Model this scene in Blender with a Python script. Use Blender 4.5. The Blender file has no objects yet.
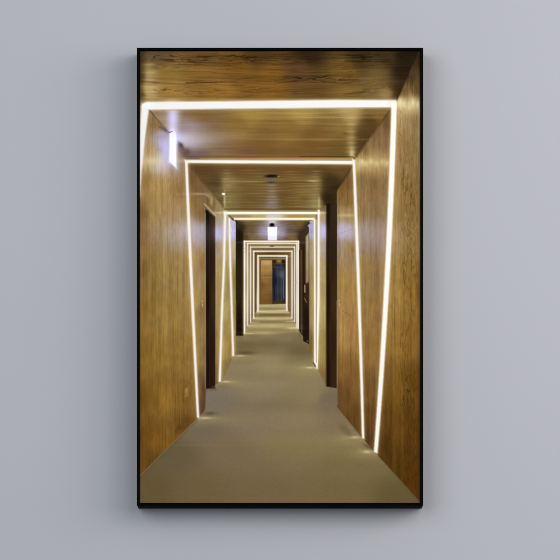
import bpy, bmesh, math
import numpy as np

scene = bpy.context.scene
C = scene.collection

# ---------------------------------------------------------------- scale, camera
U = 0.0026                       # metres per photo pixel on the front of the frame
HC = 2.2                         # height of the photo's centre
DEPTH = 0.075                    # how far the frame's front stands off the wall
CAM_D = 9.0                      # camera to frame front
CAM_Z = HC-1.50
def wx(px): return (px-280.0)*U
def wz(py): return HC-(py-280.0)*U

cam_d = bpy.data.cameras.new('camera')
cam = bpy.data.objects.new('camera', cam_d); C.objects.link(cam)
cam.location = (0, -DEPTH-CAM_D, CAM_Z)
cam.rotation_euler = (math.radians(90), 0, 0)
cam_d.sensor_width = 36.0
cam_d.lens = 36.0*CAM_D/(560*U)
cam_d.shift_y = (HC-CAM_Z)/(560*U)
cam_d.clip_start = .05; cam_d.clip_end = 100
scene.camera = cam
scene.render.resolution_x = 1024; scene.render.resolution_y = 1024

# ---------------------------------------------------------------- light
world = bpy.data.worlds.new('World'); scene.world = world
world.use_nodes = True
_wn = world.node_tree
bg = _wn.nodes['Background']
_tc = _wn.nodes.new('ShaderNodeTexCoord')
_sp = _wn.nodes.new('ShaderNodeSeparateXYZ')
_mr = _wn.nodes.new('ShaderNodeMapRange')            # dim room: pale ceiling, darker floor
_mr.inputs['From Min'].default_value = -.35; _mr.inputs['From Max'].default_value = .75
_mr.inputs['To Min'].default_value = .18; _mr.inputs['To Max'].default_value = .46
_wn.links.new(_tc.outputs['Generated'], _sp.inputs[0])
_wn.links.new(_sp.outputs['Z'], _mr.inputs['Value'])
_wn.links.new(_mr.outputs['Result'], bg.inputs['Strength'])
bg.inputs['Color'].default_value = (.74, .86, 1.0, 1)

def lamp(name, loc, target, size, watts, col, size_y=None):
    d = bpy.data.lights.new(name, 'AREA')
    d.shape = 'RECTANGLE'; d.size = size; d.size_y = size_y or size
    d.energy = watts; d.color = col
    o = bpy.data.objects.new(name, d); C.objects.link(o)
    o.location = loc
    v = [t-l for t, l in zip(target, loc)]
    from mathutils import Vector
    o.rotation_euler = Vector(v).to_track_quat('-Z', 'Y').to_euler()
    return o
# three lamps added as one broad key from upper right, plus cool fill
WARM = (1.0, .978, .955)
lamp('front_key_light', (2.3, -4.6, 3.7), (0, 0, 2.1), 3.6, 90, WARM)
lamp('side_key_light', (4.6, -3.0, 3.4), (0, 0, 2.1), 3.8, 111, WARM)
lamp('far_key_light', (6.0, -1.9, 3.2), (0, 0, 2.1), 3.6, 168, WARM)
lamp('fill_light', (-3.6, -6.0, 3.3), (-.3, 0, 2.3), 5.0, 230, (.93, .96, 1.0))

scene.view_settings.view_transform = 'Standard'
scene.view_settings.look = 'None'
scene.view_settings.exposure = 0.0
scene.view_settings.gamma = 1.0

# ---------------------------------------------------------------- materials
def mat(name):
    m = bpy.data.materials.new(name); m.use_nodes = True
    nt = m.node_tree
    return m, nt, nt.nodes['Principled BSDF']

def wall_material():
    m, nt, b = mat('painted_plaster')
    tc = nt.nodes.new('ShaderNodeTexCoord')
    n = nt.nodes.new('ShaderNodeTexNoise'); n.inputs['Scale'].default_value = .9; n.inputs['Detail'].default_value = 3
    r = nt.nodes.new('ShaderNodeValToRGB')
    r.color_ramp.elements[0].position = .3; r.color_ramp.elements[0].color = (.420, .420, .438, 1)
    r.color_ramp.elements[1].position = .7; r.color_ramp.elements[1].color = (.432, .432, .450, 1)
    nt.links.new(tc.outputs['Object'], n.inputs['Vector'])
    nt.links.new(n.outputs['Fac'], r.inputs['Fac'])
    nt.links.new(r.outputs['Color'], b.inputs['Base Color'])
    f = nt.nodes.new('ShaderNodeTexNoise'); f.inputs['Scale'].default_value = 420; f.inputs['Detail'].default_value = 4
    bp = nt.nodes.new('ShaderNodeBump'); bp.inputs['Strength'].default_value = .10; bp.inputs['Distance'].default_value = .0006
    nt.links.new(tc.outputs['Object'], f.inputs['Vector'])
    nt.links.new(f.outputs['Fac'], bp.inputs['Height'])
    nt.links.new(bp.outputs['Normal'], b.inputs['Normal'])
    b.inputs['Roughness'].default_value = .85
    b.inputs['Specular IOR Level'].default_value = .2
    return m

def frame_material():
    m, nt, b = mat('black_lacquer')
    tc = nt.nodes.new('ShaderNodeTexCoord')
    n = nt.nodes.new('ShaderNodeTexNoise'); n.inputs['Scale'].default_value = 60; n.inputs['Detail'].default_value = 5
    r = nt.nodes.new('ShaderNodeValToRGB')
    r.color_ramp.elements[0].color = (.0012, .0012, .0012, 1)
    r.color_ramp.elements[1].color = (.0022, .0022, .0020, 1)
    nt.links.new(tc.outputs['Object'], n.inputs['Vector'])
    nt.links.new(n.outputs['Fac'], r.inputs['Fac'])
    nt.links.new(r.outputs['Color'], b.inputs['Base Color'])
    mr = nt.nodes.new('ShaderNodeMapRange'); mr.inputs['To Min'].default_value = .6; mr.inputs['To Max'].default_value = .8
    nt.links.new(n.outputs['Fac'], mr.inputs['Value'])
    nt.links.new(mr.outputs['Result'], b.inputs['Roughness'])
    b.inputs['Specular IOR Level'].default_value = .02
    return m

def print_material():
    m, nt, b = mat('printed_canvas')
    a = nt.nodes.new('ShaderNodeAttribute'); a.attribute_name = 'ink'
    g = nt.nodes.new('ShaderNodeVectorMath'); g.operation = 'SCALE'; g.inputs['Scale'].default_value = 1.0
    nt.links.new(a.outputs['Color'], g.inputs[0])
    nt.links.new(g.outputs['Vector'], b.inputs['Base Color'])
    tc = nt.nodes.new('ShaderNodeTexCoord')
    f = nt.nodes.new('ShaderNodeTexNoise'); f.inputs['Scale'].default_value = 500
    bp = nt.nodes.new('ShaderNodeBump'); bp.inputs['Strength'].default_value = .05; bp.inputs['Distance'].default_value = .0003
    nt.links.new(tc.outputs['Object'], f.inputs['Vector'])
    nt.links.new(f.outputs['Fac'], bp.inputs['Height'])
    nt.links.new(bp.outputs['Normal'], b.inputs['Normal'])
    b.inputs['Roughness'].default_value = .9
    b.inputs['Specular IOR Level'].default_value = .0
    return m

def board_material():
    m, nt, b = mat('grey_fibreboard')
    tc = nt.nodes.new('ShaderNodeTexCoord')
    n = nt.nodes.new('ShaderNodeTexNoise'); n.inputs['Scale'].default_value = 200
    r = nt.nodes.new('ShaderNodeValToRGB')
    r.color_ramp.elements[0].color = (.10, .08, .06, 1); r.color_ramp.elements[1].color = (.16, .13, .10, 1)
    nt.links.new(tc.outputs['Object'], n.inputs['Vector'])
    nt.links.new(n.outputs['Fac'], r.inputs['Fac'])
    nt.links.new(r.outputs['Color'], b.inputs['Base Color'])
    b.inputs['Roughness'].default_value = .9
    return m

def link(name, me, m, parent=None):
    o = bpy.data.objects.new(name, me); C.objects.link(o)
    me.materials.append(m)
    if parent: o.parent = parent
    return o

# ---------------------------------------------------------------- wall
bm = bmesh.new()
bmesh.ops.create_cube(bm, size=1)
for v in bm.verts:
    v.co.x *= 9.0; v.co.y = v.co.y*.2+.1; v.co.z = v.co.z*6.4+3.0
me = bpy.data.meshes.new('wall'); bm.to_mesh(me); bm.free()
wall = link('wall', me, wall_material())
wall['kind'] = 'structure'

# ---------------------------------------------------------------- framed picture
pic = bpy.data.objects.new('framed_picture', None); C.objects.link(pic)
BASE = (wx(280), 0.0, wz(505.4))
pic.location = BASE
pic['label'] = 'tall black-framed picture of a wood-panelled corridor with light strips, on grey wall'
pic['category'] = 'picture'

def local(x, y, z): return (x-BASE[0], y-BASE[1], z-BASE[2])

FX0, FX1, FZ0, FZ1 = wx(136.9), wx(423.2), wz(505.7), wz(47.7)     # outside of the frame
RW = 2.9*U                                                           # face width of a rail
def frame_mesh():
    """one closed moulding: rounded outer corners, small eased front edges, rebate behind"""
    # profile across the rail: (inset from the outside, y)
    prof = [(0, -.002), (0, -DEPTH+.0016), (.0005, -DEPTH+.0005), (.0016, -DEPTH),
            (RW-.0012, -DEPTH), (RW-.0003, -DEPTH+.0004), (RW, -DEPTH+.0012), (RW, -.002)]
    bm = bmesh.new()
    rings = []
    NC = 6
    for ins, y in prof:
        x0, x1, z0, z1 = FX0+ins, FX1-ins, FZ0+ins, FZ1-ins
        ring = []
        # bottom corners are eased a little more than the top ones, as in the photo
        for cx, cz, a0, rad in ((x1, z0, -90, .0022), (x1, z1, 0, .0012), (x0, z1, 90, .0012), (x0, z0, 180, .0022)):
            r = max(rad-ins, .0003)
            ox = cx-r if cx == x1 else cx+r
            oz = cz+r if cz == z0 else cz-r
            for k in range(NC+1):
                a = math.radians(a0+90*k/NC)
                ring.append(bm.verts.new(local(ox+r*math.cos(a), y, oz+r*math.sin(a))))
        rings.append(ring)
    n = len(rings[0]); P = len(rings)
    for i in range(P):
        A, B = rings[i], rings[(i+1) % P]
        for j in range(n):
            bm.faces.new((A[j], A[(j+1) % n], B[(j+1) % n], B[j]))
    bmesh.ops.recalc_face_normals(bm, faces=bm.faces)
    me = bpy.data.meshes.new('frame'); bm.to_mesh(me); bm.free()
    return me
frame = link('frame', frame_mesh(), frame_material(), pic)

bm = bmesh.new()
bmesh.ops.create_cube(bm, size=1)
bx0, bx1, bz0, bz1 = FX0+RW+.0002, FX1-RW-.0002, FZ0+RW+.0002, FZ1-RW-.0002
for v in bm.verts:
    v.co = local(bx0 if v.co.x < 0 else bx1, -DEPTH+.0082 if v.co.y < 0 else -.006, bz0 if v.co.z < 0 else bz1)
me = bpy.data.meshes.new('backing_board'); bm.to_mesh(me); bm.free()
link('backing_board', me, board_material(), pic)

# ---------------------------------------------------------------- the printed picture
# The print is a flat sheet of paper; its ink is worked out here point by point
# (coordinates: PX to the right, PY downwards, in print units) and laid on the
# vertices of the sheet as its own colour.
STEP = 0.4
X0, X1, Y0, Y1 = 138.8, 421.2, 50.0, 504.2
GX = np.arange(X0, X1 + 1e-6, STEP)
GY = np.arange(Y0, Y1 + 1e-6, STEP)
NX, NY = len(GX), len(GY)
PX, PY = np.meshgrid(GX, GY)
INK = np.zeros((NY, NX, 3))
VX, VY = 274.0, 284.0            # where the printed corridor runs to

def noise(u, v, seed):
    r = np.random.RandomState(seed).rand(256, 256)
    iu = np.floor(u).astype(int); iv = np.floor(v).astype(int)
    fu = u - iu; fv = v - iv
    fu = fu*fu*(3-2*fu); fv = fv*fv*(3-2*fv)
    a = r[iu & 255, iv & 255]; b = r[(iu+1) & 255, iv & 255]
    c = r[iu & 255, (iv+1) & 255]; d = r[(iu+1) & 255, (iv+1) & 255]
    return ((a*(1-fu)+b*fu)*(1-fv) + (c*(1-fu)+d*fu)*fv)*2-1

def fbm(u, v, seed, n=4):
    s = 0; a = 1; t = 0
    for i in range(n):
        s = s + a*noise(u*2**i, v*2**i, seed+i*7); t += a; a *= .55
    return s/t

def crop(x0, y0, x1, y1):
    i0 = max(0, int((x0-X0)/STEP)-2); i1 = min(NX, int((x1-X0)/STEP)+4)
    j0 = max(0, int((y0-Y0)/STEP)-2); j1 = min(NY, int((y1-Y0)/STEP)+4)
    return (slice(j0, j1), slice(i0, i1))

def poly_sd(x, y, P):
    """signed distance to polygon, negative inside"""
    d = np.full(x.shape, 1e9); ins = np.zeros(x.shape, bool)
    n = len(P)
    for k in range(n):
        ax, ay = P[k]; bx, by = P[(k+1) % n]
        ex, ey = bx-ax, by-ay
        L = ex*ex+ey*ey
        if L < 1e-9: continue
        t = np.clip(((x-ax)*ex+(y-ay)*ey)/L, 0, 1)
        d = np.minimum(d, (x-ax-t*ex)**2+(y-ay-t*ey)**2)
        if ay != by:
            c = ((ay > y) != (by > y)) & (x < ex*(y-ay)/(by-ay)+ax)
            ins ^= c
    d = np.sqrt(d)
    return np.where(ins, -d, d)

def field(x, y, pts, sx=1., sy=1., p=1.6, e=6.):
    """smooth colour between sampled ink colours"""
    W = 0; S = 0
    for (px, py, r, g, b) in pts:
        w = 1.0/(((x-px)*sx)**2+((y-py)*sy)**2+e)**p
        W = W+w
        S = S+w[..., None]*np.array((r, g, b), float)
    return S/W[..., None]

def put(sl, col, m):
    INK[sl] = INK[sl]*(1-m[..., None]) + col*m[..., None]

def area(P, pts, grain=None, soft=.45, sx=1., sy=1., p=1.6, e=6.):
    xs = [q[0] for q in P]; ys = [q[1] for q in P]
    sl = crop(min(xs), min(ys), max(xs), max(ys))
    x, y = PX[sl], PY[sl]
    m = np.clip(.5-poly_sd(x, y, P)/(2*soft), 0, 1)
    c = field(x, y, pts, sx, sy, p, e) if len(pts) > 1 else np.ones(x.shape+(3,))*np.array(pts[0][-3:], float)
    if grain is not None:
        c = c*grain(x, y)
    put(sl, c, m)

def blob(cx, cy, rx, ry, col, a=1., pw=1., clip=None, ang=0.):
    """soft patch of lighter or darker ink"""
    sl = crop(cx-3.2*max(rx, ry if ang else rx), cy-3.2*max(ry, rx if ang else ry), cx+3.2*max(rx, ry if ang else rx), cy+3.2*max(ry, rx if ang else ry))
    x, y = PX[sl]-cx, PY[sl]-cy
    if ang:
        ca, sa = math.cos(ang), math.sin(ang)
        x, y = x*ca+y*sa, -x*sa+y*ca
    m = a*np.exp(-((x/rx)**2+(y/ry)**2)**pw)
    if clip is not None:
        m = m*np.clip(.5-poly_sd(PX[sl], PY[sl], clip)/.9, 0, 1)
    put(sl, np.array(col, float), m)

def line(x0, y0, x1, y1, w, col, a=1., soft=.4, w1=None):
    sl = crop(min(x0, x1)-w-2, min(y0, y1)-w-2, max(x0, x1)+w+2, max(y0, y1)+w+2)
    x, y = PX[sl], PY[sl]
    ex, ey = x1-x0, y1-y0
    t = np.clip(((x-x0)*ex+(y-y0)*ey)/(ex*ex+ey*ey), 0, 1)
    d = np.hypot(x-x0-t*ex, y-y0-t*ey)
    ww = w/2+(((w1 if w1 is not None else w)-w)/2)*t
    put(sl, np.array(col, float), a*np.clip(.5-(d-ww)/(2*soft), 0, 1))

# --- wood grain as printed
def grain_wall(seed, amp=.11, arch=0., cx=0, near=1.):
    def g(x, y):
        f = np.maximum(np.abs(x-VX), 12)
        u = np.log(f/140.)*150*near
        v = (y-VY)/f
        wob = fbm(u*.05, v*1.3, seed+50, 2)*2.0
        a = fbm((u+wob)*.55, v*1.1, seed, 4)
        b = fbm((u+wob)*2.1, v*2.2, seed+9, 3)
        c = 1.3*fbm(u*.12, v*1.1, seed+17, 3)
        pore = np.clip(fbm((u+wob)*1.9, v*3.4, seed+31, 3)-.36, 0, 1)*1.0
        d = fbm((u+wob)*4.0, v*9.0, seed+41, 2)
        e = fbm(x*.35, y*.16, seed+91, 3)
        r = 1+amp*(a*.8+b*.75+c*1.1+d*.8+e*.8)-pore*amp*4.5
        if arch:
            w2 = x-cx+3.0*fbm(y*.02, x*.02, seed+70, 2)
            jag = fbm(x*.7, y*.13, seed+62, 3)
            F = 2.6*fbm(w2*.085, y*.0145, seed+60, 3)+.4*jag+w2*.05
            k = np.exp(-(w2/9.)**4)*np.clip(.7+1.3*fbm(x*.1, y*.03, seed+5, 3), 0, 1.2)
            s = np.clip((np.cos(F*2*np.pi*1.7)-.2+.5*jag)*1.1, 0, 1)
            r = r-arch*k*s
        return np.stack([r*.975, r**1.10, r**1.28*1.05], -1)
    return g

def grain_ceil(seed, amp=.10, bands=()):
    def g(x, y):
        f = np.maximum(VY-y, 12)
        v = 20000./f
        u = (x-VX)/f
        wob = fbm(u*1.2, v*.03, seed+50, 2)*2.0
        a = fbm(u*1.4, (v+wob)*.45, seed, 4)
        b = fbm(u*5, (v+wob)*1.3, seed+9, 2)
        c = fbm(u*.7, v*.06, seed+17, 2)
        pore = np.clip(fbm(u*3, (v+wob)*1.3, seed+31, 3)-.36, 0, 1)*1.1
        d = fbm(u*9.0, (v+wob)*2.4, seed+41, 2)
        r = 1+amp*(a*1.2+b*.8+c*.9+d*.6)-pore*amp*3.2
        if bands:
            n3 = fbm(x*.020, y*.16, seed+81, 3); n4 = fbm(x*.11, y*.7, seed+83, 3)
            W = y*.42+2.3*n3+.45*n4
            r = r-.17*np.clip(np.cos(W*2*np.pi)*1.3-.35+.6*n4, 0, 1)*np.clip(.75+.9*fbm(x*.03, y*.12, seed+87, 2), .15, 1)
            r = r+.03
        for (x0, x1, yc, hw, freq, st, sgn) in bands:
            yy = y-yc-1.1*fbm(x*.03, y*.0+seed, seed+3, 2)
            n1 = fbm((x+sgn*40)*.019, yy/hw*.75+seed, seed+61, 3)
            n2 = fbm(x*.09, y*.6, seed+67, 3)
            F = (3.4*n1+.35*n2+yy/hw*.35+sgn*x*.012*freq/.3)
            k = np.exp(-(yy/hw)**4)*np.clip((x-x0)/14., 0, 1)*np.clip((x1-x)/14., 0, 1)
            k = k*np.clip(.75+1.3*fbm(x*.05, y*.3, seed+23, 3), 0, 1.15)
            s = np.clip((np.cos(F*2*np.pi*1.35)-.15+.45*n2)*1.15, 0, 1)
            r = r-st*k*s
        return np.stack([r*.975, r**1.10, r**1.28*1.05], -1)
    return g

def grain_floor(x, y):
    f = np.maximum(y-VY, 14)
    u = (x-VX)/f; v = 6000./f
    r = 1+.035*fbm(u*2.2, v*.16, 401, 3)+  .018*fbm(u*70, v*3.0, 402, 2)+.012*fbm(x*.9, y*1.4, 403, 2)
    k = np.clip((y-330)/90., 0, 1)
    return np.stack([r*(1.01+.015*k), r*(1.012+.006*k), r**1.2*(1.13+.05*k)], -1)

WHITE = (246, 237, 226)
def strip(P, col=WHITE, soft=.5, glow=3.0, ga=.55, gcol=(232, 205, 150)):
    xs = [q[0] for q in P]; ys = [q[1] for q in P]
    g = glow*3
    sl = crop(min(xs)-g, min(ys)-g, max(xs)+g, max(ys)+g)
    sd = poly_sd(PX[sl], PY[sl], P)
    m = ga*np.exp(-np.maximum(sd, 0)/glow)
    put(sl, np.array(gcol, float), np.where(sd > 0, m, 0))
    m = np.clip(.5-sd/(2*soft), 0, 1)
    c = np.ones(m.shape+(3,))*np.array(col, float)
    put(sl, c, m)

def vstrip(ys, xl, xr, **kw):
    ca = np.polyfit(ys, xl, 2); cb = np.polyfit(ys, xr, 2)
    t = np.linspace(ys[0], ys[-1], 18)
    strip([(float(np.polyval(ca, q)), float(q)) for q in t] + [(float(np.polyval(cb, q)), float(q)+1.2) for q in t[::-1]], **kw)

def paint():
    # floor first: everything else stands on it
    area([(138, 300), (422, 300), (422, 506), (138, 506)], [
        (150, 490, 98, 82, 44), (200, 490, 106, 89, 50), (270, 495, 112, 94, 54), (340, 495, 112, 95, 52), (400, 498, 96, 82, 42),
        (175, 455, 100, 86, 52), (230, 450, 116, 98, 62), (290, 450, 122, 104, 62), (350, 460, 116, 100, 56),
        (205, 425, 112, 98, 68), (250, 420, 124, 108, 72), (300, 420, 130, 113, 70), (340, 425, 120, 104, 64),
        (215, 400, 118, 106, 78), (260, 390, 132, 116, 78), (310, 395, 132, 116, 72), (330, 400, 112, 98, 66), (350, 432, 124, 108, 66),
        (232, 372, 134, 118, 76), (270, 365, 138, 122, 78), (305, 370, 134, 120, 72),
        (245, 345, 112, 96, 56), (270, 345, 118, 102, 62), (300, 350, 106, 92, 54),
        (250, 336, 126, 108, 66), (285, 336, 126, 110, 70), (300, 340, 116, 100, 62),
        (270, 327, 152, 134, 92), (270, 318, 160, 142, 98), (270, 310, 165, 145, 98)],
        grain_floor, sy=1.5)
    # ---- ceilings, far to near
    area([(236, 216), (316, 216), (300, 242), (243, 242)], [
        (272, 222, 128, 104, 78), (250, 222, 112, 88, 48), (300, 222, 104, 80, 44), (240, 228, 50, 42, 22), (308, 226, 60, 46, 30),
        (250, 232, 104, 80, 48), (290, 232, 104, 82, 62), (255, 238, 118, 92, 52), (290, 238, 112, 86, 48), (262, 232, 130, 112, 110), (282, 232, 130, 112, 110),
        (244, 236, 70, 56, 28), (304, 236, 42, 30, 18)], grain_ceil(301, .16), e=3)
    area([(188, 163), (354, 163), (337, 190), (337, 204), (320, 210), (223, 210)], [
        (200, 168, 92, 66, 32), (240, 168, 118, 86, 44), (290, 168, 122, 88, 44), (335, 168, 112, 84, 42),
        (215, 182, 84, 64, 32), (228, 182, 138, 112, 64), (250, 185, 116, 90, 44), (290, 185, 112, 84, 38), (300, 196, 122, 96, 46), (316, 185, 132, 106, 58), (330, 180, 78, 56, 28),
        (223, 198, 104, 84, 46), (229, 200, 136, 114, 64), (250, 202, 112, 88, 42), (290, 204, 110, 84, 38), (316, 202, 142, 120, 72), (328, 198, 46, 34, 14), (336, 190, 62, 44, 22),
        (262, 195, 118, 94, 56), (284, 195, 104, 78, 36), (272, 200, 138, 122, 108)], grain_ceil(201, .085), e=5)
    area([(149, 108), (392, 107), (355, 160), (187, 161)], [
        (165, 116, 150, 122, 88), (200, 115, 128, 92, 48), (250, 114, 158, 122, 56), (300, 115, 160, 126, 62), (350, 115, 168, 136, 76), (378, 113, 120, 88, 40),
        (240, 128, 132, 98, 44), (290, 128, 138, 104, 46), (340, 128, 134, 104, 52), (372, 124, 84, 60, 28), (200, 130, 132, 106, 84),
        (215, 142, 124, 96, 64), (260, 142, 116, 82, 38), (310, 142, 112, 80, 34), (340, 142, 104, 80, 38), (360, 142, 74, 52, 24), (366, 140, 70, 48, 24),
        (195, 153, 112, 84, 70), (250, 154, 118, 82, 50), (300, 154, 116, 82, 44), (340, 154, 102, 80, 36), (182, 146, 88, 66, 46)],
        grain_ceil(101, .085), e=8)
    area([(138, 49), (419, 49), (397, 102), (138, 104)], [
        (143, 56, 62, 44, 28), (160, 54, 92, 70, 44), (200, 54, 98, 70, 34), (260, 54, 76, 54, 24), (310, 53, 52, 36, 18), (360, 54, 60, 44, 22), (405, 56, 34, 24, 12), (385, 56, 62, 46, 24),
        (142, 75, 76, 54, 26), (150, 75, 152, 122, 72), (165, 72, 132, 98, 44), (200, 72, 122, 84, 34), (240, 72, 108, 72, 26), (270, 74, 112, 74, 26), (300, 70, 86, 58, 30), (345, 70, 104, 74, 30), (380, 72, 92, 68, 34), (402, 72, 40, 27, 14),
        (142, 95, 96, 68, 34), (148, 92, 178, 146, 92), (170, 94, 146, 106, 46), (220, 94, 134, 92, 36), (270, 94, 112, 74, 28), (310, 92, 90, 62, 28), (350, 94, 114, 84, 38), (385, 94, 122, 94, 50), (398, 92, 62, 42, 22)],
        grain_ceil(7, .13, bands=[(138, 262, 58.5, 4.2, .30, .55, 1), (335, 402, 58, 4.5, .38, .6, -1), (262, 345, 57, 2.8, .30, .30, -1),
                                  (278, 382, 79.5, 3.8, .36, .55, -1), (146, 232, 90.8, 2.6, .55, .38, 1), (232, 300, 90, 2.6, .5, .3, -1), (350, 398, 90, 4.5, .42, .4, -1)]), e=8)
    # long pores and dark streaks of the nearest ceiling boards
    for (a, b, c, d, w, s) in [(186, 82.6, 236, 81.3, 1.0, .75), (139, 80.6, 158, 82.4, 1.2, .8), (158, 82.4, 186, 84, .6, .4), (279, 82.4, 310, 79, .8, .55), (244, 78, 262, 77.6, .5, .5),
                               (300, 60.5, 292, 63, .7, .5), (232, 59, 262, 60.2, .7, .45), (345, 60.5, 392, 61.8, 1.1, .5), (344, 93.4, 362, 93.8, .6, .5),
                               (375, 90.5, 392, 93.5, .7, .5), (344, 133, 352, 134.2, .9, .55), (246, 132.6, 264, 132, .5, .35), (376, 54, 384, 57, .9, .6), (367, 51.5, 376, 55, .9, .55)]:
        line(a, b, c, d, w, (44, 24, 6), s, .5, w1=w*.3)
    C3Q = [(188, 163), (354, 163), (337, 190), (337, 204), (320, 210), (223, 210)]
    blob(270, 168, 90, 9, (84, 56, 26), .5, 2, C3Q)
    blob(270, 192, 34, 14, (96, 68, 34), .4, 2, C3Q)
    blob(332, 188, 12, 16, (44, 32, 14), .5, 2, C3Q)
    C2Q = [(149, 108), (392, 107), (355, 160), (187, 161)]
    blob(300, 140, 70, 16, (112, 76, 34), .3, 2, C2Q)
    blob(141, 75, 3.2, 40, (56, 38, 18), .5, 1, [(138, 49), (200, 49), (200, 102), (138, 104)])
    # ---- left wall, near to far
    L1 = [(137, 103), (149, 109), (169, 132.5), (187, 161), (198, 417.5), (137, 478)]
    area([(187, 160), (224.5, 207.5), (236, 222), (236, 350), (222, 381), (206, 389), (205.3, 408), (203.5, 412), (198, 418), (188, 300)], [
        (193, 176, 116, 82, 46), (198, 185, 122, 88, 52), (193, 205, 138, 102, 56), (201, 215, 132, 94, 50), (212, 206, 118, 90, 52), (218, 208, 150, 120, 78),
        (194, 230, 172, 150, 132), (202, 232, 164, 144, 134), (218, 220, 172, 150, 112), (218, 234, 192, 180, 196), (218, 246, 176, 146, 108), (228, 234, 186, 176, 196), (234, 232, 196, 188, 214), (228, 246, 172, 146, 104), (234, 248, 190, 164, 118),
        (196, 260, 166, 132, 78), (202, 262, 146, 108, 66), (218, 270, 168, 140, 84), (227, 275, 158, 134, 78), (233, 280, 140, 118, 60),
        (196, 300, 160, 126, 66), (202, 310, 134, 102, 58), (217, 310, 158, 130, 74), (226, 310, 178, 148, 84), (234, 310, 138, 114, 56),
        (199, 350, 150, 114, 58), (204, 350, 128, 98, 56), (217, 350, 150, 120, 68), (226, 345, 172, 140, 72), (230, 345, 150, 118, 58),
        (200, 390, 112, 78, 46), (204, 390, 92, 62, 38), (217, 375, 130, 100, 56), (224, 370, 132, 106, 56), (201, 408, 84, 60, 38)],
        grain_wall(71, .07, near=1.), e=2, sy=.6)
    area(L1, [
        (155, 122, 140, 104, 58), (165, 133, 128, 98, 70), (178, 150, 124, 92, 58), (160, 142, 176, 162, 176), (152, 150, 178, 142, 84), (150, 161, 196, 166, 112), (160, 162, 206, 188, 172), (178, 163, 150, 118, 74),
        (145, 180, 142, 104, 52), (155, 185, 172, 134, 74), (168, 190, 166, 128, 74), (180, 190, 142, 104, 60),
        (143, 215, 130, 92, 46), (155, 215, 168, 132, 76), (170, 215, 162, 126, 78), (183, 215, 160, 126, 82), (186, 230, 176, 154, 134), (172, 232, 166, 142, 112), (156, 232, 156, 124, 78), (144, 235, 132, 94, 48),
        (143, 270, 126, 90, 46), (155, 270, 154, 120, 60), (170, 270, 158, 124, 66), (184, 270, 158, 124, 70),
        (143, 310, 132, 94, 40), (155, 315, 152, 116, 54), (168, 320, 160, 124, 60), (185, 320, 152, 116, 58),
        (143, 350, 132, 94, 36), (158, 355, 152, 112, 46), (175, 355, 154, 114, 50), (190, 360, 140, 102, 46),
        (143, 400, 116, 78, 26), (155, 400, 138, 98, 36), (167, 400, 156, 112, 44), (182, 400, 132, 92, 38), (192, 400, 124, 86, 40),
        (143, 440, 110, 72, 24), (155, 440, 126, 84, 28), (170, 435, 122, 84, 32), (185, 425, 100, 68, 28), (143, 465, 110, 74, 26), (152, 462, 98, 66, 24)],
        grain_wall(21, .085, near=1.5), e=20, sy=.8)
    # ---- right wall
    area([(354, 163), (337, 190), (337, 406), (363, 438), (390, 440), (390, 163)], [
        (346, 182, 116, 80, 40), (341, 195, 124, 88, 44), (348, 200, 128, 92, 46), (341, 214, 158, 128, 82), (348, 214, 160, 124, 72), (342, 230, 168, 148, 148), (350, 232, 172, 148, 136), (342, 245, 158, 130, 98), (350, 250, 152, 118, 72),
        (341, 280, 158, 122, 66), (350, 290, 160, 120, 62), (341, 330, 162, 124, 66), (352, 330, 158, 114, 60), (341, 370, 132, 92, 44), (354, 380, 126, 84, 38), (342, 395, 106, 72, 34), (355, 420, 100, 66, 28)],
        grain_wall(91, .08, near=1.3), e=5, sy=.7)
    area([(391.5, 106), (355, 158.5), (355, 300), (363.5, 438.5), (375, 453), (390, 450), (395, 106)], [
        (387, 122, 108, 78, 44), (380, 132, 122, 90, 54), (365, 150, 132, 98, 56), (360, 162, 198, 170, 108), (372, 162, 186, 154, 96), (385, 162, 168, 134, 82), (362, 156, 156, 122, 68), (384, 145, 134, 98, 60),
        (362, 180, 138, 106, 58), (375, 185, 134, 98, 56), (385, 185, 138, 104, 64), (362, 210, 146, 112, 66), (378, 210, 138, 106, 68), (364, 232, 156, 132, 112), (378, 235, 148, 120, 98), (385, 230, 146, 118, 94),
        (366, 270, 152, 118, 66), (378, 275, 146, 112, 66), (368, 310, 150, 112, 58), (378, 320, 142, 104, 54), (370, 350, 140, 100, 48), (368, 390, 114, 78, 36), (372, 420, 96, 62, 26), (370, 440, 86, 54, 22)],
        grain_wall(131, .085, near=1.5), e=8, sy=.8)
    area([(419, 49), (396, 102), (390, 250), (376, 453), (422, 503), (423, 49)], [
        (418, 60, 58, 40, 22), (412, 75, 78, 56, 30), (404, 92, 112, 82, 40), (418, 90, 92, 66, 32), (402, 103, 214, 186, 128), (412, 104, 196, 168, 112), (418, 106, 176, 150, 98),
        (402, 118, 162, 130, 80), (414, 120, 134, 104, 60), (400, 145, 150, 114, 66), (412, 150, 142, 110, 64), (400, 200, 146, 112, 60), (412, 200, 138, 104, 54),
        (396, 240, 154, 120, 72), (410, 245, 146, 110, 56), (395, 290, 154, 116, 56), (410, 290, 150, 110, 46), (419, 290, 128, 92, 38), (392, 340, 142, 104, 46), (410, 340, 138, 98, 38),
        (388, 380, 118, 82, 32), (405, 385, 112, 76, 26), (418, 385, 104, 68, 20), (385, 420, 98, 64, 22), (405, 425, 98, 62, 18), (418, 430, 96, 60, 16), (382, 445, 82, 52, 16), (400, 465, 84, 54, 16), (416, 480, 86, 52, 14)],
        grain_wall(151, .10, arch=.22, cx=408, near=1.5), e=14, sy=.8)
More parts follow.
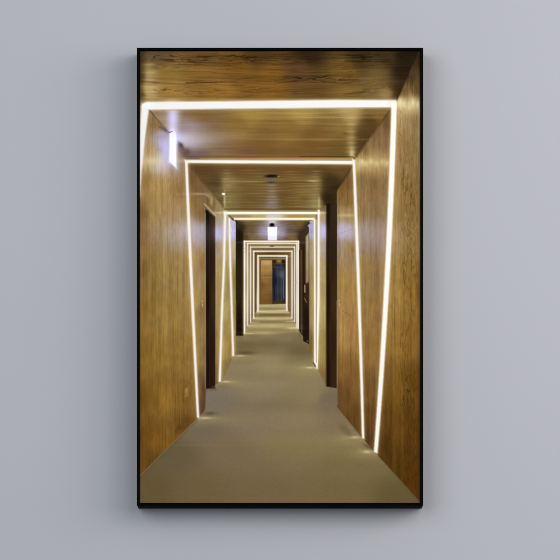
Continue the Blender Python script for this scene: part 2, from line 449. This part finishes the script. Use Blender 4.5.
    # wood wall beside the pair of narrow right-hand strips
    area([(308, 225), (322, 209), (327, 204), (327, 387), (318, 370), (308, 347)], [
        (323, 208, 104, 82, 48), (323, 214, 178, 150, 104), (323, 232, 190, 180, 206), (323, 245, 180, 158, 130), (323, 270, 178, 150, 92), (323, 310, 180, 152, 88), (323, 350, 162, 134, 72), (323, 380, 128, 102, 52),
        (311, 232, 168, 160, 186), (311, 245, 168, 142, 100), (311, 275, 156, 126, 78), (311, 310, 158, 126, 68), (311, 345, 118, 90, 44)],
        grain_wall(181, .06, near=.8), e=2, sy=.5)
    # ---- doors and recesses
    area([(205.6, 208.5), (215.2, 216), (215.2, 388.5), (206, 388.5)], [
        (207, 220, 16, 12, 8), (213, 225, 50, 36, 22), (207.3, 300, 22, 14, 8), (213, 300, 54, 36, 22), (207.5, 370, 26, 16, 10), (213, 370, 42, 26, 15)], e=1, sy=.2, soft=.6)
    line(204.4, 203.6, 216, 215.6, 1.5, (190, 164, 122), .8, .6)
    line(204.6, 206.4, 215.2, 216.8, .8, (120, 92, 60), .9, .4)
    line(205.2, 214, 205.2, 388, .8, (176, 150, 100), .55, .5)
    area([(236, 220), (243.2, 232), (243.2, 335.5), (236, 335.5)], [(239, 222, 58, 48, 26), (239, 235, 26, 22, 12), (238, 280, 40, 32, 14), (241.5, 280, 46, 30, 14), (239, 330, 28, 16, 8)], e=1, sy=.3, soft=.6)
    area([(326, 203), (336.8, 203), (336.8, 388), (326, 386.2)], [
        (327.5, 210, 28, 20, 10), (334, 215, 50, 36, 24), (327.5, 300, 30, 18, 6), (334, 300, 56, 38, 22), (328, 375, 30, 18, 8), (334, 375, 50, 34, 18)], e=1, sy=.2, soft=.6)
    line(337.4, 192, 337.4, 404, .8, (170, 138, 84), .4, .6)
    # recess with a door ajar on the far right
    area([(298.6, 236), (309, 226), (309, 344), (298.6, 330)], [(300, 250, 50, 34, 16), (306, 232, 60, 44, 24), (301, 300, 44, 30, 18)], e=2)
    line(301.4, 250, 301.6, 332, 1.0, (112, 88, 62), .7, .6)
    line(309.6, 236, 309.6, 345, .7, (120, 96, 62), .5, .5)
    line(303.6, 246, 303.9, 340, 1.6, (38, 24, 12), 1, .35)
    area([(305.8, 236.5), (308.8, 232.5), (308.8, 343), (305.8, 341)], [(307, 240, 166, 152, 130), (307, 262, 158, 140, 108), (307, 278, 148, 126, 92), (307, 290, 38, 26, 16), (307, 330, 26, 18, 12)], e=.5, soft=.8)
    area([(304.6, 285), (308.6, 281.5), (308.6, 343.5), (303.6, 341)], [(306, 290, 50, 34, 22), (306, 320, 30, 21, 14)], soft=.4)
    line(304.9, 285, 304.9, 292, .8, (206, 188, 150), .9, .3)
    line(304.6, 298, 306.4, 302, .8, (150, 118, 76), .8, .3)
    blob(307.5, 341, .8, .9, (150, 120, 80), .7)
    line(209.6, 214, 209.6, 387, .5, (70, 50, 32), .55, .5)
    line(330.6, 204, 330.6, 386.6, .5, (74, 52, 32), .5, .5)
    line(326.2, 205, 326.2, 386, .6, (126, 104, 68), .5, .5)
    # ---- far end of the corridor
    area([(243, 240), (299.5, 240), (299.5, 330), (243, 333)], [(270, 242, 146, 122, 80), (270, 252, 118, 92, 56), (270, 300, 124, 100, 62)])
    area([(259.4, 259), (286, 259), (286, 304.2), (259.4, 304.6)], [(262, 270, 88, 60, 24)])
    area([(260.8, 259.8), (272.2, 259.8), (272.2, 304), (260.8, 304.4)], [(266, 262, 190, 148, 90), (266, 268, 164, 122, 64), (266, 280, 142, 100, 46), (266, 300, 120, 82, 32), (262, 285, 120, 84, 38), (271, 280, 128, 90, 44), (271, 300, 104, 72, 30)], grain_wall(221, .05), e=3, soft=.4)
    line(261.5, 277, 271.5, 277, .6, (206, 160, 96), .35, .5)
    area([(272.3, 259.4), (285.6, 259.4), (285.6, 303.6), (272.3, 304)], [
        (279, 260.5, 148, 112, 50), (274, 261, 46, 34, 14), (284, 261, 32, 24, 12), (278, 265, 34, 40, 54), (275, 280, 24, 29, 36), (280, 280, 42, 49, 57), (283, 275, 74, 82, 90), (283, 290, 48, 55, 63), (277, 298, 36, 42, 58), (279, 302.5, 74, 46, 26)], e=1.2, soft=.4)
    line(272.9, 263.4, 285.4, 263.4, .5, (84, 94, 108), .6, .35)
    line(274.2, 268, 274.2, 300, 1.6, (16, 22, 36), .75, .5)
    line(277.8, 266, 277.8, 300, .5, (72, 84, 102), .7, .35)
    line(281.2, 266, 281.2, 300, .4, (96, 106, 122), .5, .35)
    line(283.6, 279, 283.6, 298, .7, (130, 140, 150), .55, .3)
    line(285, 263, 285, 303, .8, (12, 14, 20), .9, .35)
    line(274.6, 267, 281, 267, .4, (96, 112, 138), .6, .3)
    # far floor between the frames
    F = [(259.6, 304.2), (286, 303.6), (299.5, 332), (243, 335)]
    area(F, [(272, 305.5, 176, 158, 110), (272, 308.5, 158, 138, 92), (272, 311.5, 184, 166, 120), (272, 314.5, 122, 102, 58), (272, 318.2, 172, 152, 106), (272, 321, 144, 124, 80), (272, 325, 166, 146, 100), (272, 331, 146, 126, 80)], sx=.08, e=.6, p=2.2)
    # nested light frames: (x left, w, x right, w, top, h, bottom left, bottom right)
    K = (249, 242, 226)
    # dark joints between them
    for (xl, xr, yt, yb, w, c) in [(246.0, 297.4, 242.2, 330, .5, (176, 152, 112)), (249.1, 295.4, 244.7, 323, .6, (128, 104, 74)), (251.9, 293.3, 248.6, 320, .8, (98, 72, 44)), (255.7, 289, 253.2, 312, 1.2, (78, 54, 28)), (260.0, 285.6, 257.5, 304, .8, (96, 70, 42))]:
        line(xl, yt, xr, yt, w, c, .8, .5)
        line(xl, yt, xl, yb, w, c, .8, .5)
        line(xr, yt, xr, yb-1, w, c, .8, .5)
    line(289.7, 252, 289.7, 309, 1.7, (132, 102, 64), .9, .4)
    pass
    for (xl, xr, yt, ybl, ybr, w, a) in [(244.5, 298.2, 241, 333, 328, 2.0, 1.), (247.6, 296.6, 243.2, 325.4, 327, 1.7, .85), (250.5, 294.5, 246.7, 322, 321, 1.5, .9), (253.6, 292, 250.9, 318, 317.6, 1.8, .95), (258, 286.8, 255.6, 311, 310, 2.1, 1.), (259.6, 286.0, 258.6, 304.6, 304, .6, .4)]:
        line(xl, yt, xr, yt, w*.62, K, a, .5)
        line(xl, yt, xl, ybl, w*.66, K, a, .5)
        line(xr, yt, xr, ybr, w*.66, K, a, .5)
        if w > 1.4: line(xl+.2, yt+3, xl+.2, ybl-2, .5, (255, 248, 236), .8, .4)
        line(xl, ybl, xl+9, ybl+.3, .9, (226, 210, 170), .75*a, .5, w1=.2)
        line(xr, ybr, xr-9, ybr+.3, .9, (226, 210, 170), .75*a, .5, w1=.2)
    for (a, b, c, d, s) in ((245.5, 262, 2.2, 16, .45), (245.5, 305, 2.4, 20, .5), (250, 280, 2.5, 30, .3), (297.4, 262, 1.8, 14, .5), (297.2, 305, 1.8, 18, .5), (293, 285, 1.6, 25, .25), (272, 242.2, 24, 1.1, .5), (272, 246.8, 18, .7, .35), (262, 251, 10, .8, .4), (283, 256, 6, .8, .5), (257.6, 300, 1.3, 12, .6), (287, 296, 1.1, 12, .5)):
        blob(a, b, c, d, (244, 230, 196), s, 1)
    for (a, b, c, d, s) in ((272, 311.5, 12, 1.0, .6), (272, 318.5, 15, 1.2, .5), (272, 325.5, 19, 1.6, .45), (262, 332.5, 16, 1.6, .45), (292, 328, 7, 1.2, .5)):
        blob(a, b, c, d, (206, 188, 142), s, 1)
    for (a, b, c, d, s) in ((272, 314.8, 15, .9, .5), (270, 308.4, 10, .7, .4), (268, 321.8, 17, .9, .35)):
        blob(a, b, c, d, (104, 86, 50), s, 1)
    blob(272, 245.8, 2.2, .6, (36, 24, 14), .9)
    blob(272, 252.9, 9, .8, (74, 50, 26), .7)
    blob(296, 282, .7, 1.4, (206, 150, 100), .6)
    for yy in (244, 248, 252):
        blob(243.6, yy, .9, .6, (150, 128, 92), .6)
    # dark edges of that tunnel
    line(242.8, 245, 242.8, 333, .6, (92, 74, 44), .7, .4)
    line(299.6, 250, 299.6, 329, .9, (30, 18, 8), .9, .35)

    # ---- shine of the varnish
    C1 = [(138, 49), (419, 49), (397, 101), (138, 102)]
    C2 = [(149, 109), (391, 108), (355, 157), (187, 159)]
    C3 = [(188, 164), (353, 165), (337, 190), (336, 203), (320, 209), (223, 209)]
    RW1 = [(419, 49), (397, 101), (378, 453), (422, 503)]
    RW2 = [(391, 108), (356, 159), (358, 250), (363, 438), (374, 450), (386, 250)]
    LW = [(137, 103), (149, 110), (187, 161), (190, 250), (198, 417), (137, 470)]
    blob(351.5, 142, 4.5, 22, (200, 174, 108), .42, 1, C2)
    blob(352, 154, 2.6, 6, (238, 222, 160), .6, 1, C2)
    for yy in (117.5, 124, 131, 137, 142.5, 147, 151.5):
        blob(351.5, yy, 5.5, .9, (214, 192, 134), .28, 1, C2)
    for yy in (112.6, 117, 139):
        blob(320, yy, 70, .8, (196, 160, 92), .35, 1, C2)
    blob(387, 95, 8, 7, (176, 148, 92), .45, 1, C1)
    blob(372, 86, 12, 16, (146, 118, 66), .35, 1, C1)
    blob(148, 78, 5, 26, (176, 148, 92), .5, 1, C1)
    for yy in (64, 72, 79, 86, 92, 97):
        blob(150, yy, 6.5, 1.2, (206, 178, 120), .4, 1, C1)
    blob(172, 101, 10, 2.6, (226, 206, 222), .7, 1, C1)
    blob(270, 99.5, 150, 2.2, (150, 112, 52), .55, 1, C1)
    for k, yy in enumerate(np.arange(170, 209, 2.9)):
        blob(226 + (k % 3)*.7, yy, 3.8, .75, (184, 162, 104), .20+.18*(k % 2), 1, C3)
        blob(316.5-(k % 3)*.5, yy+.8, 4.2, .75, (184, 162, 104), .20+.18*((k+1) % 2), 1, C3)
        blob(272, yy+.4, 5, .9, (172, 162, 160), .22+.2*(k % 2) if yy > 181 else 0, 1, C3)
        blob(250+((k*37) % 29), yy, 14, .6, (164, 132, 70), .35, 1, C3)
        blob(290+((k*53) % 17), yy+1.3, 9, .6, (170, 138, 74), .35, 1, C3)
    blob(305, 182, 30, .7, (60, 38, 14), .45, 1, C3)
    blob(250, 181, 26, .5, (176, 148, 84), .5, 1, C3)
    blob(313, 180.6, 6, 1.0, (208, 180, 116), .6, 1, C3)
    blob(224.6, 200, 1.2, 9, (222, 202, 150), .6, 1, C3)
    blob(319, 203, 1.3, 8, (214, 194, 140), .5, 1, C3)
    # walls
    for k, (xx, aa) in enumerate([(362, .75), (366, .6), (371, .7), (377, .5), (382, .4), (387, .5)]):
        blob(xx, 161.5+(k % 2)*1.5, 2.6, 3.0, (240, 222, 172), aa, 1, RW2)
    blob(370, 162, 18, 8, (190, 160, 104), .35, 1, RW2)
    for k, (xx, aa) in enumerate([(400, .9), (404, .8), (409, .55), (413, .75), (418, .7)]):
        blob(xx, 102.5+(k % 3)*1.7, 2.4, 4.2, (242, 226, 178), aa, 1, RW1)
    blob(406, 112, 10, 16, (196, 168, 116), .4, 1, RW1)
    blob(419, 130, 1.6, 30, (206, 184, 136), .35, 1, RW1)
    blob(155, 160.5, 14, 3.2, (228, 204, 156), .6, 1, LW)
    blob(180, 160.5, 6, 2.2, (206, 180, 130), .45, 1, LW)
    blob(160, 162, 14, 12, (206, 186, 168), .30, 1, LW)
    L2 = [(188, 165), (224, 207), (224, 300), (205, 388), (198, 410), (190, 250)]
    blob(199, 193.6, 9, 1.2, (212, 188, 146), .45, 1, L2)
    blob(208, 195.5, 3, 1.2, (212, 188, 146), .45, 1, L2, .6)
    blob(211.5, 201, 1.3, 4.5, (206, 176, 120), .6, 1, L2)
    blob(186.5, 193.6, 9, 1.0, (190, 158, 104), .35, 1, LW)
    blob(219, 212.5, 6, 1.3, (226, 200, 150), .6, 1, L2)
    # cool haze of the sign lamp on both walls
    blob(196, 232, 12, 12, (186, 176, 200), .42, 1, L2)
    blob(168, 233, 34, 14, (176, 160, 156), .22, 1, LW)
    blob(187, 230, 9, 9, (198, 188, 204), .35, 1, LW)
    blob(219, 232, 4.5, 8, (192, 188, 222), .55, 1)
    R3 = [(353, 168), (337.4, 191), (337.4, 405), (363, 436), (357, 250)]
    blob(343, 231, 11, 8, (196, 188, 214), .6, 1, R3)
    blob(346, 215, 12, 1.8, (214, 190, 140), .5, 1, R3)
    blob(372, 234, 26, 13, (176, 158, 156), .30, 1, RW2)
    blob(402, 236, 12, 13, (166, 146, 128), .16, 1, RW1)
    line(341, 232.6, 352, 229.2, .6, (120, 100, 104), .3, .5)
    blob(323, 232, 3.2, 8, (196, 192, 226), .5, 1)

    # ---- exit-lamp glow at upper left
    CL = [(149, 110), (340, 109), (340, 157), (187, 158), (169, 133)]
    blob(173, 118, 6.0, 17, (216, 208, 250), .95, 1, CL)
    blob(184, 139, 12, 7, (222, 218, 250), 1., 1, CL)
    blob(190, 143, 16, 7, (196, 188, 204), .5, 1, CL)
    blob(197, 139, 26, 7, (184, 168, 164), .6, 1, CL)
    blob(230, 134, 40, 5, (176, 148, 108), .3, 1, CL)
    blob(188, 126, 12, 9, (186, 176, 200), .4, 1, CL)
    blob(176, 138, 4.5, 6, (224, 218, 246), .7, 1)
    blob(165.5, 146, 4.2, 12, (190, 184, 228), .95, 1, LW)
    blob(161.5, 133.5, 4, 3, (188, 180, 214), .5, 1, LW)
    blob(166, 156, 5, 8, (196, 190, 226), .6, 1, LW)
    area([(178, 141), (182, 144.5), (186.8, 152), (187, 159.5), (178, 150)], [(182, 150, 104, 80, 66)], soft=1.2)
    blob(180.4, 144.6, 3.0, 2.4, (46, 32, 40), .85, 1, None, .7)
    blob(187, 151, 3.5, 3.0, (88, 66, 58), .6, 1, None, .7)
    line(168.6, 132, 160, 126.5, 1.6, (62, 46, 54), .6, 1.0)
    strip([(169.4, 132.4), (171.6, 130.6), (175.2, 131.6), (176.6, 137), (176.6, 168.2), (168.9, 161.2)], (247, 245, 255), .8, 3.0, .7, (204, 196, 244))
    blob(172.5, 131, 3.4, 4.5, (236, 232, 252), .85)
    line(177.4, 140, 177.2, 167.5, .6, (186, 176, 214), .6, .4)
    line(169, 132.4, 172, 131, .9, (60, 52, 78), .7, .4)

    # ---- crease shadows where wall and ceiling meet
    blob(399, 92, 5, 12, (40, 26, 12), .5, 1, C1, .42)
    line(418.5, 51, 397.2, 99.5, .9, (30, 20, 10), .5, .8)
    line(390, 109.5, 357, 157, .9, (54, 36, 18), .5, .9)
    line(150, 111, 169, 132, .9, (66, 46, 30), .45, .9)
    line(189.5, 165.5, 223.5, 206.5, 1.0, (50, 36, 18), .5, 1.2)
    line(352, 167, 338, 189, 1.0, (50, 34, 16), .45, 1.2)
    line(300, 156.1, 353, 156.3, .8, (66, 34, 12), .8, .4)
    line(190, 156.2, 323, 156.0, .7, (96, 56, 28), .4, .5)
    line(352, 158.6, 200, 158.2, 2.2, (182, 138, 76), .8, .6, w1=.6)
    line(224, 208.7, 321, 208.7, .8, (52, 26, 10), .95, .35)
    line(225, 210.2, 320, 210.2, 1.1, (170, 136, 84), .8, .5)
    area([(226, 214), (318, 214), (315, 218), (233, 218)], [(240, 216, 150, 120, 72), (272, 216, 196, 190, 196), (260, 216, 176, 148, 92), (295, 216, 158, 124, 58)], e=3, soft=.5)
    line(229.5, 215.4, 231.5, 218, 1.6, (60, 42, 30), .8, .5)
    line(232.2, 218.5, 233.5, 219.6, 1.6, (26, 18, 14), .9, .5)
    line(316.2, 214.8, 316.5, 218.5, 1.3, (74, 54, 38), .8, .5)
    blob(271.3, 179.2, 6.0, 2.4, (104, 94, 74), .85, 2)
    blob(271.3, 175.6, 7.4, 1.5, (34, 30, 22), 1.2, 2)
    blob(271.3, 177.2, 5.6, .7, (66, 58, 42), .7, 1.5)
    blob(271.3, 182, 4.6, .9, (58, 48, 34), .8, 1)
    blob(278.6, 176, .8, .8, (210, 196, 160), .6)
    blob(265, 174.6, 3, .5, (120, 100, 70), .5)
    # small door plates, socket, pull
    for (a, b) in ((202.2, 302), (339.3, 301.5)):
        line(a, b-1.6, a+.2, b+3.6, 1.2, (206, 182, 130), .7, .45)
        blob(a+.4, b+.6, .6, 1.2, (120, 92, 50), .7)
    line(342.5, 310.5, 352.5, 316.6, .7, (106, 72, 38), .45, .6)
    area([(184.8, 388.2), (188, 387), (188, 395.6), (184.8, 397.4)], [(186, 390, 150, 112, 56)], soft=.8)
    blob(186.4, 390.2, .8, .9, (186, 152, 92), .6)
    blob(186.4, 394.4, .8, .9, (120, 84, 40), .6)
    for (a, b, c) in ((178, 428, 3), (180.4, 427, 2.4), (176.2, 431, 2)):
        blob(a, b, .9, c, (70, 40, 14), .55)

    # ---- the light strips
    strip([(223.4, 211.2), (320.2, 211.3), (320, 213.9), (224, 214)], (253, 246, 226), .45, 1.0, .5)
    strip([(233.6, 217.6), (314.6, 217.6), (314.4, 219.7), (234.2, 219.6)], (250, 240, 206), .45, .9, .5)
    blob(322.5, 212.6, 3.2, .9, (230, 206, 160), .7)
    strip([(224, 212), (226.3, 212), (225.1, 262), (223, 310), (220.9, 381.5), (218.6, 381.5), (220.8, 310), (223, 262)], (246, 236, 222), .6, 1.2, .4)
    strip([(228.6, 218), (230.2, 218), (231.3, 262), (232.8, 310), (234.2, 355.8), (232.2, 355.8), (230.7, 310), (229.2, 262)], (246, 236, 222), .6, 1.1, .4)
    strip([(318, 209.5), (319.6, 209.5), (319.6, 300), (317.8, 368.5), (315.2, 368.5), (317.3, 300)], (250, 243, 230), .5, 1.2, .5)
    strip([(314, 219), (315.2, 219), (315.8, 300), (315.6, 364), (314, 364), (314, 300)], (248, 240, 216), .45, .9, .5)
    line(316.7, 224, 316.5, 362, .7, (140, 128, 110), .75, .4)
    line(313.4, 362.5, 315.6, 366.5, 1.2, (34, 26, 24), .8, .5)
    blob(310.6, 221.4, 1.4, .6, (240, 232, 216), .8, 1, None, -.5)
    blob(308.8, 223, 1, .8, (24, 18, 14), .7)
    strip([(184.6, 159.5), (354, 160.2), (355, 163.9), (186.5, 162.8)], (248, 240, 226), .7, 1.3, .45)
    vstrip([160, 200, 245, 345, 380, 417], [184.8, 186.4, 188.7, 192.9, 194.6, 197.2], [187.4, 189.6, 191.2, 195.7, 197.4, 199.4], col=(247, 235, 222), soft=.6, glow=1.2, ga=.42, gcol=(226, 196, 140))
    vstrip([158.5, 190, 245, 345, 380, 437.5], [352.6, 353.6, 355.5, 359.3, 360.4, 361.8], [355.4, 356.2, 358.3, 362.4, 363.1, 364.2], col=(247, 237, 224), soft=.6, glow=1.2, ga=.42, gcol=(226, 196, 140))
    strip([(141.4, 103.8), (147, 101.6), (240, 100.6), (335, 99.4), (395.6, 99.6), (396.8, 101), (396.4, 107.2), (335, 107.5), (240, 108.3), (148.6, 109.4), (144.6, 140), (141.6, 170), (139.8, 196), (138, 196), (138, 170), (140.4, 120)], (241, 237, 231), .75, 1.5, .5)
    vstrip([101.5, 145, 245, 345, 380, 452], [391.4, 390.4, 386.2, 380.8, 378.8, 373.9], [396.8, 395.8, 390.9, 386.0, 383.2, 377.5], col=(248, 241, 229), soft=.7, glow=1.4, ga=.42, gcol=(228, 198, 142))
    blob(223.4, 193.6, 1.6, 1.1, (255, 250, 238), 1.3, 1.5)
    blob(147, 104, 6, 3, (255, 252, 248), .5)

    # exit box over the far frames
    blob(272, 231, 11, 6.5, (196, 190, 226), .8)
    blob(272, 221.5, 5.5, 3.5, (226, 222, 236), .75)
    area([(267.6, 226.6), (277.2, 226.4), (276.9, 240), (267.9, 240)], [(272, 231, 255, 255, 255), (272, 239, 232, 228, 240)], e=1, soft=.5)
    blob(272, 224.4, 2.5, 1.7, (18, 16, 34), 1.3, 2)
    line(269.4, 226.4, 275, 226.4, .5, (60, 56, 96), .7, .35)

    # light pools on the floor at the foot of each strip
    FL = [(138, 478), (198, 418), (206, 408), (206, 389), (222, 382), (236, 350), (243, 334), (299, 330), (318, 370), (326, 386), (337, 406), (363, 439), (376, 453.5), (422, 503), (422, 506), (138, 506)]
    for (a, b, c, d, s) in ((205, 417.8, 14, 1.5, .75), (226, 381.5, 10, 1.2, .8), (240, 355.6, 10, 1.0, .8), (310, 367.4, 10, 1.3, .85), (354, 437.2, 10, 1.7, .8), (367, 451.6, 9, 2.0, .8)):
        blob(a, b, c*.9, d*.9, (206, 186, 134), s*.7, 1, FL)
        blob(a, b, c*.35, d*.7, (250, 236, 200), s*.8, 1, FL)
        blob(a, b+2, c*2.2, d*3.2, (164, 144, 96), .4, 1, FL)
    for (a, b, c, d, q, s) in ((250, 319, 30, 2, (190, 170, 122), .35), (270, 357, 34, 3.2, (156, 138, 92), .32), (268, 366, 38, 4.5, (156, 138, 92), .30), (262, 383, 46, 5, (152, 135, 94), .30),
                               (300, 440, 62, 7, (146, 126, 80), .34), (320, 452, 50, 6, (140, 120, 72), .28), (235, 420, 44, 5, (138, 120, 80), .28), (270, 344, 30, 4, (92, 78, 46), .30), (270, 404, 52, 7, (104, 92, 62), .26),
                               (160, 462, 26, 18, (92, 80, 52), .25), (400, 490, 30, 12, (100, 86, 52), .25)):
        blob(a, b, c, d, q, s, 1, FL)
    line(358, 447.5, 364, 452.5, .5, (176, 156, 108), .6, .4)
    line(345, 435.6, 352, 439, .4, (166, 146, 100), .4, .4)
    blob(210, 413.2, 5, 1.6, (70, 58, 38), .6, 1, FL)
    blob(224, 386, 9, 2.6, (98, 86, 60), .35, 1, FL)
    blob(246, 352.6, 9, 1.8, (76, 62, 34), .6, 1, FL)
    blob(346, 430.5, 9, 3.2, (92, 78, 50), .5, 1, FL, .8)
    blob(368, 446.4, 5, 1.6, (80, 66, 42), .7, 1, FL, .5)
    blob(206, 445, 60, .8, (142, 120, 76), .18, 1, FL)
    line(138.5, 477, 197, 418.6, .9, (150, 112, 50), .5, .7)
    line(139, 479, 197, 420.5, 1.3, (84, 66, 36), .35, 1.2)
    line(379, 455.5, 421, 502, 1.2, (66, 50, 24), .5, 1.2)
    line(338, 407, 361, 436, 1.0, (72, 56, 30), .5, 1.1)
    line(206.6, 389.6, 216, 389.4, 1.6, (92, 80, 56), .5, 1)

paint()
INK *= 1+(.014*np.random.RandomState(5).randn(NY, NX, 1)+.014*noise(PX*.9, PY*.9, 77)[..., None])*np.clip((235-INK.max(-1, keepdims=True))/60, 0, 1)
_s = np.clip(INK/255., 0, 1)
INK_LIN = np.where(_s <= .04045, _s/12.92, ((_s+.055)/1.055)**2.4)

# ---------------------------------------------------------------- the printed sheet
def print_mesh():
    xs = np.clip(wx(GX), bx0, bx1); zs = np.clip(wz(GY), bz0, bz1)
    XX, ZZ = np.meshgrid(xs-BASE[0], zs-BASE[2])
    co = np.empty((NY*NX, 3), np.float32)
    co[:, 0] = XX.ravel(); co[:, 1] = -DEPTH+.0048; co[:, 2] = ZZ.ravel()
    j, i = np.meshgrid(np.arange(NY-1), np.arange(NX-1), indexing='ij')
    a = (j*NX+i).ravel()
    q = np.stack([a, a+NX, a+NX+1, a+1], -1).astype(np.int32)
    # a back, so that the sheet has a thickness
    base = NY*NX
    cx0, cx1, cz0, cz1 = xs[0]-BASE[0], xs[-1]-BASE[0], zs[-1]-BASE[2], zs[0]-BASE[2]
    yb = -DEPTH+.0078
    back = np.array([(cx0, yb, cz1), (cx1, yb, cz1), (cx1, yb, cz0), (cx0, yb, cz0)], np.float32)
    co = np.vstack([co, back])
    me = bpy.data.meshes.new('printed_picture')
    nf = len(q)+1
    loops = np.concatenate([q.ravel(), np.array([base, base+1, base+2, base+3], np.int32)])
    me.vertices.add(len(co)); me.vertices.foreach_set('co', co.ravel())
    me.loops.add(len(loops)); me.loops.foreach_set('vertex_index', loops)
    me.polygons.add(nf)
    me.polygons.foreach_set('loop_start', np.arange(nf, dtype=np.int32)*4)
    me.update(calc_edges=True)
    at = me.color_attributes.new('ink', 'FLOAT_COLOR', 'POINT')
    col = np.ones((len(co), 4), np.float32)
    col[:NY*NX, :3] = INK_LIN.reshape(-1, 3)
    col[NY*NX:, :3] = .6
    at.data.foreach_set('color', col.ravel())
    me.validate()
    return me
sheet = link('printed_picture', print_mesh(), print_material(), pic)
